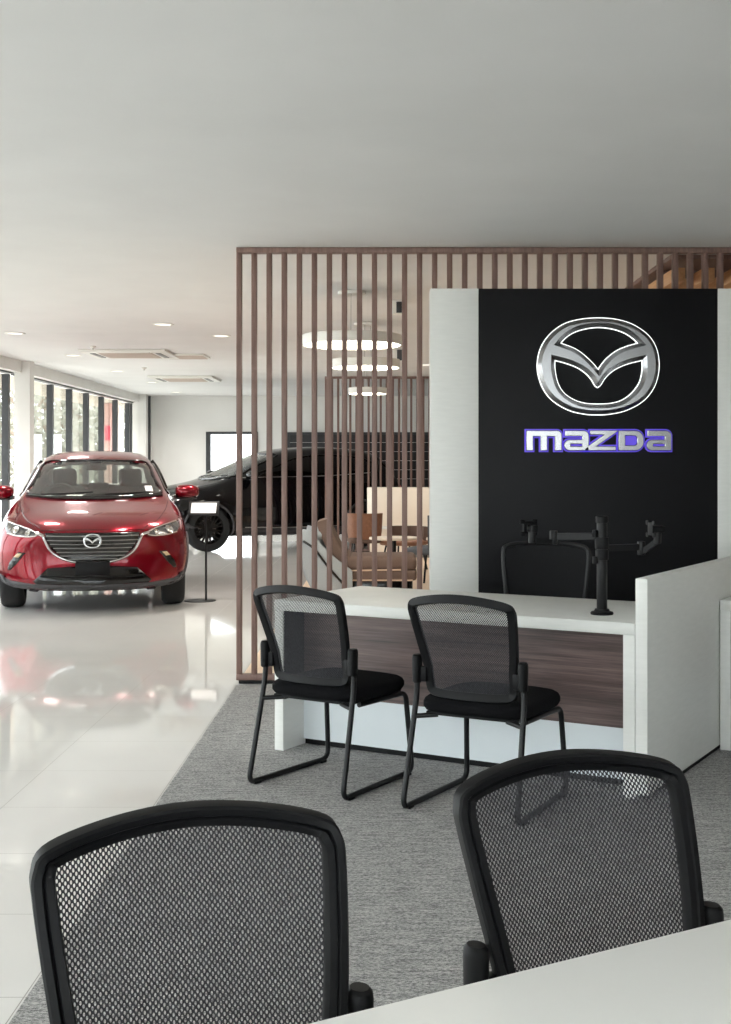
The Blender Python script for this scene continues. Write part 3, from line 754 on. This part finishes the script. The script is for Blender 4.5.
def make_car(name, label, loc, rz, sx, sy, sz, pnt, rim, RW, detail, dark):
    t = thing(name, label, 'car', loc, rz, None)
    me = car_shell(sx, sy, sz); D = Drape(me)
    YW1, YW2 = .87*sy, .87*sy+2.57*sy
    def S(poly): return [(x*sx, z*sz) for x, z in poly]      # front view
    def SY_(poly): return [(y*sy, z*sz) for y, z in poly]    # side view
    wind = S([(-.655, 1.075), (-.4, 1.045), (0, 1.035), (.4, 1.045), (.655, 1.075), (.605, 1.20), (.525, 1.38), (.3, 1.40), (0, 1.405), (-.3, 1.40), (-.525, 1.38), (-.605, 1.20)])
    rearw = S([(-.58, 1.12), (0, 1.11), (.58, 1.12), (.52, 1.34), (0, 1.38), (-.52, 1.34)])
    side = SY_([(1.60, 1.06), (1.99, 1.215), (2.28, 1.325), (2.62, 1.38), (3.1, 1.385), (3.5, 1.335), (3.72, 1.22), (3.55, 1.13), (2.8, 1.085)])
    RA = RW*1.13
    bm = bmesh.new(); bm.from_mesh(me); kill = []
    for f in bm.faces:
        c = f.calc_center_median(); n = f.normal
        if n.y < -.05 and n.z > .1 and 1.0*sy < c.y < 2.4*sy and inside(c.x, c.z, wind): kill.append(f)
        elif n.y > .1 and c.y > 3.7*sy and inside(c.x, c.z, rearw): kill.append(f)
        elif abs(n.x) > .45 and inside(c.y, c.z, side): kill.append(f)
        elif abs(c.x) > .5*sx and any((c.y-yw)**2+(c.z-RW)**2 < RA*RA for yw in (YW1, YW2)): kill.append(f)
    bmesh.ops.delete(bm, geom=kill, context='FACES')
    m2 = bpy.data.meshes.new('body'); bm.to_mesh(m2); bm.free(); bpy.data.meshes.remove(me)
    bo = link('body', m2, t, [pnt], True, 50)
    md = bo.modifiers.new('thickness', 'SOLIDIFY'); md.thickness = .006; md.offset = -1; md.use_even_offset = False
    # glass with black edge bands
    D.patch('front', wind, .004, .004, M['car_glass'], 'windscreen', t)
    D.line('front', wind, .003, .014, M['gloss_black'], 'windscreen_edge', t, True, 3)
    D.patch('rear', rearw, .004, .004, M['car_glass_dark'] if dark else M['car_glass'], 'rear_window', t)
    D.line('rear', rearw, .002, .022, M['gloss_black'], 'rear_window_edge', t, True, 3)
    for s in (-1, 1):
        w_ = D.patch(s, side, .002, .004, M['car_glass_dark'], 'side_window', t)
        D.line(s, side, .0, .014, M['gloss_black'], 'window_edge', w_, True, 3)
        D.line(s, SY_([(2.62, 1.09), (2.62, 1.40)]), .006, .028, M['gloss_black'], 'door_pillar', w_)
        D.line(s, SY_([(1.4, 1.045), (2.0, 1.06), (2.8, 1.072), (3.55, 1.115)]), .012, .008, M['chrome'], 'belt_trim', t)
        # door cut lines and sill
        D.line(s, SY_([(1.5, 1.03), (1.42, .8), (1.46, .42), (1.6, .34)]), .0005, .004, M['gloss_black'], 'door_gap', t)
        D.line(s, SY_([(2.6, 1.05), (2.62, .75), (2.6, .36)]), .0005, .004, M['gloss_black'], 'door_gap', t)
        D.line(s, SY_([(1.42, .34), (2.2, .33), (2.95, .34)]), .012, .012, M['chrome'] if dark else M['clad'], 'sill_trim', t)
        D.patch(s, SY_([(1.3, .2), (3.02, .2), (3.02, .325), (1.3, .325)]), .012, .02, M['clad'], 'sill', t)
        hnd = D.line(s, SY_([(2.28, .93), (2.5, .94)]), .025, .013, pnt, 'door_handle', t)
        hnd2 = D.line(s, SY_([(3.05, .95), (3.25, .96)]), .025, .013, pnt, 'door_handle', t)
        for yw in (YW1, YW2):
            ring = [(yw+(RA+.0)*cos(R(a)), RW+(RA+.0)*sin(R(a))) for a in range(-18, 199, 12)]
            ring = [(a, max(c, .21)) for a, c in ring]
            D.line(s, ring, -.003, .018, M['clad'], 'arch_trim', t, False, 3)
            cxw = s*(.868*sx-.115)
            wheel(t, cxw, yw, RW, .215, s, rim, 10 if dark else 7)
    # dark wheel housings and floor pan
    b = MB(); b.box(-.56*sx, .56*sx, .45*sy, 3.9*sy, .2*sz, .26*sz, .01)
    for yw in (YW1, YW2):
        for s in (-1, 1):
            b.lathe([(RA*.99, -.14), (RA*.99, .14)], 40, mx=trn(s*(.885*sx-.2), yw, RW) @ rot('Y', 90)) if False else None
            b.box(s*.5*sx, s*.57*sx, yw-RA, yw+RA, .2, RW+RA*.98)
            b.box(s*.57*sx, s*.80*sx, yw-RA, yw+RA, RW+RA*.92, RW+RA*1.0)
    b.build('underbody', M['cabin'], t, False)
    # mirrors
    for s in (-1, 1):
        b = MB(); mxm = trn(s*.915*sx, 1.52*sy, 1.085*sz)
        rings = []
        for dy, k in ((-.095, .25), (-.085, .62), (-.05, .92), (.0, 1.0), (.045, .97), (.05, .9)):
            rings.append([(s*(.012)+ .125*k*abs(cos(a))**.75*math.copysign(1, cos(a)), dy, .073*k*abs(sin(a))**.75*math.copysign(1, sin(a))) for a in [2*pi*i/24 for i in range(24)]])
        b.loft(rings, mx=mxm); mr = b.build('mirror', pnt, t, ang=60)
        b = MB(); b.box(-.11, .11, -.06, .03, -.078, -.058, .008, mx=mxm); b.sweep([(s*.80*sx, 1.5*sy, 1.03*sz), (s*.86*sx, 1.51*sy, 1.035*sz)], [(-.03, -.02), (.03, -.02), (.03, .02), (-.03, .02)]); b.build('mirror_foot', M['gloss_black'], mr)
        MB().box(-.1, .1, .049, .053, -.055, .055, .002, mx=mxm).build('mirror_glass', M['chrome'], mr)
    # cabin
    b = MB(); b.box(-.68*sx, .68*sx, 1.36*sy, 1.72*sy, .62*sz, 1.03*sz, .05, 3); b.box(-.72*sx, .72*sx, 1.5*sy, 3.8*sy, .3*sz, .40*sz, .02); b.build('dashboard', M['cabin'], t, ang=60)
    for s in (-1, 1):
        b = MB(); X = s*.36*sx
        b.box(X-.24, X+.24, 2.15*sy, 2.65*sy, .42*sz, .62*sz, .06, 3); b.box(X-.23, X+.23, -.06, .06, 0, .58, .05, 3, mx=trn(0, 2.68*sy, .56*sz) @ rot('X', -14))
        b.box(X-.13, X+.13, -.05, .05, .0, .19, .045, 3, mx=trn(0, 2.85*sy, 1.13*sz) @ rot('X', -10)); b.tube([(X-.05, 2.82*sy, 1.05*sz), (X-.05, 2.86*sy, 1.2*sz)], .008); b.tube([(X+.05, 2.82*sy, 1.05*sz), (X+.05, 2.86*sy, 1.2*sz)], .008)
        b.build('front_seat', M['cabin'], t, ang=60)
    b = MB(); b.box(-.6*sx, .6*sx, 3.15*sy, 3.5*sy, .42*sz, .64*sz, .06, 3); b.box(-.6*sx, .6*sx, -.06, .06, 0, .5, .05, 3, mx=trn(0, 3.55*sy, .58*sz) @ rot('X', -14))
    for X in (-.36*sx, 0, .36*sx): b.box(X-.12, X+.12, -.04, .04, 0, .13, .035, 3, mx=trn(0, 3.68*sy, 1.02*sz) @ rot('X', -10))
    b.build('rear_seat', M['cabin'], t, ang=60)
    b = MB(); mxs = trn(-.36*sx, 1.86*sy, .99*sz) @ rot('X', 68)
    b.tube([(.18*cos(2*pi*k/28), .18*sin(2*pi*k/28), 0) for k in range(28)], .016, True, 10, mx=mxs)
    b.box(-.17, .17, -.02, .02, -.012, .012, .006, mx=mxs); b.box(-.06, .06, -.05, .05, -.02, .02, .015, mx=mxs); b.tube([(-.36*sx, 1.86*sy, .99*sz), (-.36*sx, 1.6*sy, .9*sz)], .03); b.build('steering_wheel', M['cabin'], t, ang=60)
    b = MB(); b.box(-.11, .11, -.02, .02, -.032, .032, .014, 3, mx=trn(0, 1.98*sy, 1.335*sz)); b.tube([(0, 1.97*sy, 1.34*sz), (0, 1.95*sy, 1.39*sz)], .01); b.box(-.06, .06, 1.9*sy, 1.96*sy, 1.35*sz, 1.395*sz, .01); b.build('interior_mirror', M['cabin'], t, ang=60)
    # ---- front details
    grille = S([(-.42, .742), (.42, .742), (.415, .70), (.36, .59), (.28, .525), (.17, .485), (0, .47), (-.17, .485), (-.28, .525), (-.36, .59), (-.415, .70)])
    gr = D.patch('front', grille, .007, .014, M['gloss_black'], 'grille', t)
    for k, z in enumerate((.715, .68, .645, .605, .565, .53, .50)):
        hw = .41 if z > .68 else .41-(.69-z)*.72
        hw = max(.12, hw); D.line('front', S([(-hw, z), (-hw/2, z), (0, z), (hw/2, z), (hw, z)]), .010, .0045, M['frame_grey'], 'grille_bar', gr, False, 3)
    pts = S([(-.50, .735), (-.455, .725), (-.43, .70), (-.375, .585), (-.29, .518), (-.17, .478), (0, .463), (.17, .478), (.29, .518), (.375, .585), (.43, .70), (.455, .725), (.50, .735)])
    D.line('front', pts, .006, .014, M['chrome'], 'grille_surround', t, False, 5)
    # emblem
    p, n_ = D.hit('front', 0, .675*sz)
    e = curve_mesh(emblem_splines(.168/660), .003, .005, -.005, 1); e.transform(trn(0, p.y-.026, .672*sz) @ upright); link('emblem', e, t, [M['chrome']])
    # plate
    pp, _ = D.hit('front', 0, .42*sz); b = MB(); b.box(-.155*sx, .155*sx, pp.y-.05, pp.y-.035, .355*sz, .475*sz, .004); b.box(-.1, .1, pp.y-.036, pp.y+.05, .38*sz, .45*sz); b.build('number_plate', M['black_plastic'], t)
    # lower intake and lip
    intake = S([(-.40, .42), (-.2, .432), (.2, .432), (.40, .42), (.53, .30), (.50, .278), (0, .268), (-.50, .278), (-.53, .30)])
    it = D.patch('front', intake, .004, .012, M['gloss_black'], 'lower_intake', t)
    D.line('front', S([(-.46, .345), (0, .335), (.46, .345)]), .01, .010, M['black_plastic'], 'intake_bar', it, False, 6)
    lip = S([(-.87, .42), (-.84, .35), (-.74, .30), (-.53, .276), (0, .264), (.53, .276), (.74, .30), (.84, .35), (.87, .42), (.86, .27), (.76, .20), (.5, .186), (0, .182), (-.5, .186), (-.76, .20), (-.86, .27)])
    D.patch('front', lip, .006, .014, M['clad'], 'front_lip', t, .03)
    for s in (-1, 1):
        f_ = (lambda q: q) if s > 0 else mirror
        hl = f_(S([(.475, .735), (.56, .775), (.66, .805), (.765, .835), (.80, .83), (.80, .77), (.77, .722), (.68, .705), (.56, .700)]))
        h = D.patch('front', hl, .003, .008, M['lamp_housing'], 'headlight', t, .03)
        for cx_, cz_, r_ in ((.575, .735, .028), (.695, .755, .042)):
            p, n_ = D.hit('front', s*cx_*sx, cz_*sz)
            q = n_.to_track_quat('Z', 'Y').to_matrix().to_4x4()
            b = MB(); b.lathe([(0, .004), (r_*.45, .006), (r_*.55, .004), (r_*.8, .010), (r_, .014), (r_*1.08, .010), (r_*1.08, 0)], 24, mx=trn(*p) @ q); b.build('projector', M['lamp_reflector'], h)
        D.line('front', f_(S([(.49, .735), (.565, .768), (.665, .797), (.765, .825)])), .008, .008, M['lamp_reflector'], 'light_strip', h, False, 4)
        D.line('front', f_(S([(.49, .718), (.56, .705), (.68, .711), (.765, .728)])), .008, .007, M['lamp_reflector'], 'light_strip', h, False, 4)
        fg = f_(S([(.60, .56), (.665, .565), (.745, .47), (.765, .40), (.74, .395), (.67, .47)]))
        g_ = D.patch('front', fg, .003, .008, M['gloss_black'], 'fog_recess', t, .03)
        D.patch('front', f_(S([(.625, .553), (.665, .556), (.70, .52), (.66, .515)])), .014, .008, M['amber'], 'fog_light', g_, .03)
        # bonnet shut line and crease
        D.line('top', [(s*.47*sx, .20*sy), (s*.60*sx, .42*sy), (s*.68*sx, .8*sy), (s*.715*sx, 1.14*sy)], .0, .0035, M['gloss_black'], 'bonnet_gap', t)
    D.line('front', S([(-.47, .765), (0, .772), (.47, .765)]), .0, .003, M['gloss_black'], 'bonnet_gap', t)
    # cowl with wipers
    D.line('front', S([(-.66, 1.052), (-.35, 1.028), (0, 1.02), (.35, 1.028), (.66, 1.052)]), .004, .016, M['gloss_black'], 'cowl', t, False, 5)
    for a, c in ((-.52, -.02), (.1, .55)): D.line('front', S([(a, 1.055), ((a+c)/2, 1.062), (c, 1.075)]), .016, .007, M['black_plastic'], 'wiper', t)
    # tail lights
    for s in (-1, 1):
        f_ = (lambda q: q) if s > 0 else mirror
        D.patch('rear', f_(S([(.36, .86), (.66, .84), (.72, .92), (.66, .965), (.42, .93)])), .006, .01, M['red_sign'], 'tail_light', t)
    return t, D
red, DR = make_car('car', 'glossy red compact SUV with chrome winged grille facing the camera', (-2.648, 11.45, 0), 11.9, 1.0, 1.0, 1.0, M['red_paint'], M['rim_silver'], .325, True, False)
blk, DB = make_car('car', 'shiny black SUV parked side-on behind the slat screen', (-3.97, 20.08, 0), -63, 1.84/1.765, 4.55/4.275, 1.68/1.535, M['black_paint'], M['rim_dark'], .36, True, True)
# registration sticker on the red car's windscreen
DR.patch('front', [(.50, 1.09), (.575, 1.085), (.56, 1.14), (.49, 1.14)], .010, .002, M['paper'], 'sticker', red)

# sign stand beside the red car
t = thing('sign_stand', 'slim black floor stand holding a small white card by the red car', 'sign stand', (-1.79, 12.65, 0), 0)
MB().lathe([(0, 0), (.155, 0), (.16, .004), (.155, .009), (.02, .013), (0, .013)], 40, mx=trn(-.06, 0, 0)).build('base', M['black_metal'], t)
MB().tube([(0, 0, .01), (0, 0, .93)], .011, seg=12).build('pole', M['black_metal'], t)
mx = trn(-.02, -.01, .925) @ rot('X', -38)
f = MB().box(-.15, .15, -.008, .008, -.085, .085, .003, mx=mx).build('holder', M['black_metal'], t)
MB().box(-.125, .125, -.011, -.008, -.062, .062, mx=mx).build('card', M['paper'], f, False)

# ================================================================ LOUNGE
def lounge_at(px, Y): return (px-385)*Y/1265
# big lounge chair: grey shell, taupe inside, facing right
x0 = lounge_at(303, 13.0)
lc = thing('lounge_chair', 'large grey shell lounge chair with taupe padding behind the slats', 'armchair', (x0, 13.0, .004), 0)
def shell_ring(off, z): return z
b = MB()
prof_out = [(.0, .60), (.02, .72), (.10, .70), (.22, .55), (.36, .42), (.52, .30), (.52, .03), (.26, .0), (.12, .12), (.03, .34)]
b.prism([(x, z) for x, z in prof_out], -.42, -.36, mx=Matrix(((1, 0, 0, 0), (0, 0, 1, 0), (0, 1, 0, 0), (0, 0, 0, 1))), bev=.012)
b.prism([(x, z) for x, z in prof_out], .36, .42, mx=Matrix(((1, 0, 0, 0), (0, 0, 1, 0), (0, 1, 0, 0), (0, 0, 0, 1))), bev=.012)
b.sweep(catmull([(.02, 0, .66), (.03, 0, .4), (.13, 0, .14), (.28, 0, .04)], 6), [(-.37, -.03), (.37, -.03), (.37, .03), (-.37, .03)], ref=(1, 0, .5))
b.build('shell', M['grey_felt'], lc)
MB().tube(catmull([(.03, -.425, .60), (.14, -.43, .52), (.28, -.43, .34), (.44, -.43, .16)], 6), .012).build('seam', M['gloss_black'], lc)
b = MB(); b.sweep(catmull([(.50, 0, .36), (.36, 0, .48), (.26, 0, .66), (.21, 0, .80)], 6), [(-.34, -.06), (.34, -.06), (.35, -.03), (.35, .04), (.33, .06), (-.33, .06), (-.35, .04), (-.35, -.03)], ref=(1, 0, .4))
b.build('back_cushion', M['taupe'], lc)
b = MB(); b.box(.10, .24, -.35, .35, .60, .715, .05, 3); b.build('head_roll', M['grey_felt'], lc, ang=60)
b = MB(); b.box(.40, 1.16, -.36, .36, .30, .44, .045, 3); b.build('seat_cushion', M['taupe'], lc, ang=60)
b = MB(); b.box(.42, 1.16, -.37, .37, .20, .305, .03, 3); b.build('seat_base', M['taupe'], lc, ang=60)
MB().tube([(.42, -.375, .205), (1.12, -.375, .205)], .008).build('piping', M['piping'], lc)
MB().tube([(.42, -.372, .30), (1.0, -.372, .31)], .008).build('piping', M['piping'], lc)
MB().box(.46, 1.12, -.33, .33, .0, .20, .01).build('plinth', M['gloss_black'], lc)
# far tub chairs in tan and slate
def tub_chair(label, px, Y, rz, m1, m2, h=.75, group='tub chairs in the lounge'):
    t = thing('tub_chair', label, 'chair', (lounge_at(px, Y), Y, .004), rz, group)
    n = 20; rings = []
    for z, k in ((.36, .80), (.42, .95), (.5, 1.0), (.62, 1.03), (h, 1.06)):
        rings.append([(.30*k*cos(R(200+140*i/n)), .28*k*sin(R(200+140*i/n)), z) for i in range(n+1)] + [(.26*k*cos(R(340-140*i/n)), .24*k*sin(R(340-140*i/n)), z) for i in range(n+1)])
    MB().loft(rings).build('backrest', m1, t, ang=60)
    MB().loft(rounded_slab(.27, .26, .36, .43, .02, 0)).build('seat', m2, t, ang=60)
    for sx in (-1, 1):
        for sy in (-1, 1): MB().tube([(sx*.17, sy*.16, .37), (sx*.22, sy*.22, .0)], .012).build('leg', M['black_metal'], t)
    return t
tub_chair('tan leather tub chair beside the cream counter in the lounge', 364, 16.2, 6, M['tan_leather'], M['taupe'], .74).scale = (.78, .85, 1)
tub_chair('slate grey tub chair at the edge of the logo wall in the lounge', 432, 14.2, 60, M['slate_felt'], M['slate_felt'], .80)
tub_chair('low tan tub chair under the coffee table edge in the lounge', 404, 16.3, 150, M['taupe'], M['tan_leather'], .47).scale = (1, 1, .9)
t = thing('coffee_table', 'round pale coffee table on a black column in the lounge', 'table', (lounge_at(394, 15.4), 15.4, .004), 0)
MB().lathe([(0, .45), (.30, .45), (.305, .46), (.30, .475), (0, .475)], 40).build('table_top', M['counter'], t)
MB().cyl((0, 0, .01), .028, .44).build('column', M['black_metal'], t)
MB().lathe([(0, 0), (.2, 0), (.2, .008), (.03, .014), (0, .014)], 32).build('base', M['black_metal'], t)
# cream counter in front of the far screen
cx0 = lounge_at(367, 18.4)
t = thing('service_counter', 'cream service counter block in front of the far slat screen', 'counter', (cx0, 18.4, .004), 0)
MB().prism([(0, .1), (.08, 0), (2.6, 0), (2.6, .6), (0, .6)], .46, 1.02, bev=.006).build('upper_cabinet', M['counter'], t)
MB().box(-.02, 2.62, -.06, .62, .42, .46, .004).build('ledge', M['white'], t)
MB().box(.04, 2.58, .02, .58, .06, .42, .004).build('lower_cabinet', M['counter'], t)
MB().box(.08, 2.54, .05, .55, 0, .06).build('plinth', M['frame_grey'], t, False)

# ================================================================ OUTSIDE
struct(MB().box(-60, -5.1, -40, 90, -.3, -.05).build('ground', M['ground_out'], None, False))
struct(MB().box(-5.1, 30, -40, YF-.2, -.3, -.05).build('ground_forecourt', M['ground_out'], None, False))
struct(MB().box(-5.1, 30, YB+.2, 90, -.3, -.05).build('ground_yard', M['ground_out'], None, False))
struct(MB().box(-6.3, -5.1, YF, YB+4, 2.62, 2.72).build('trim_eave', M['eave'], None, False))
t = thing('street_pillar', 'pink rendered pillar with a red box outside the far windows', 'pillar', (-5.72, 25.9, -.05))
MB().box(-.12, .12, -.12, .12, 0, 2.66, .01).build('shaft', M['pink'], t)
MB().box(.02, .13, -.18, -.12, 1.9, 2.2, .01).build('red_box', M['red_sign'], t)
t = thing('downpipe', 'white post outside beside the pink pillar', 'post', (-5.52, 26.3, -.05))
MB().cyl((0, 0, 0), .09, 2.66).build('shaft', M['trim'], t)
MB().cyl((0, 0, 0), .13, .06).build('collar', M['frame_grey'], t)
def tree(label, x, y, h, r, seed):
    rnd = random.Random(seed)
    t = thing('street_tree', label, 'tree', (x, y, -.05), group='trees outside the windows')
    b = MB(); b.tube(catmull([(0, 0, 0), (.1, .05, h*.3), (-.05, .1, h*.6), (.1, 0, h*.85)], 4), .11, seg=8)
    for k in range(6):
        a = rnd.uniform(0, 2*pi); b.tube([(0, 0, h*(.3+.07*k)), (r*.6*cos(a), r*.6*sin(a), h*(.5+.08*k))], .035, seg=6)
    b.build('trunk', M['bark'], t)
    bm = bmesh.new()
    for k in range(1500):
        a = rnd.uniform(0, 2*pi); u = rnd.uniform(-1, 1); rr = r*rnd.uniform(.25, 1)**.5*(1+.25*sin(5*a+seed))
        c = Vector((rr*cos(a)*math.sqrt(1-u*u), rr*sin(a)*math.sqrt(1-u*u), h*.58+u*h*.42))
        d1 = Vector((rnd.gauss(0, 1), rnd.gauss(0, 1), rnd.gauss(0, 1))).normalized(); d2 = d1.orthogonal().normalized()
        s_ = rnd.uniform(.07, .16)
        bm.faces.new([bm.verts.new(c+d1*s_), bm.verts.new(c+d2*s_*.5), bm.verts.new(c-d1*s_), bm.verts.new(c-d2*s_*.5)])
    me = bpy.data.meshes.new('foliage'); bm.to_mesh(me); bm.free(); link('foliage', me, t, [M['leaf']], False)
for i, (x, y, lb_) in enumerate([(-8.6, 30, 'pale leafy tree outside, left of the white column'), (-9.2, 34.5, 'pale leafy tree outside the window just right of the white column'),
        (-9.4, 38.5, 'pale leafy tree outside, between the second and third dark mullions'), (-10.0, 44, 'pale leafy tree outside, right of the third dark mullion'), (-11.5, 52, 'most distant pale tree outside the far windows')]):
    tree(lb_, x, y, 5.2, 1.9, 11+i)
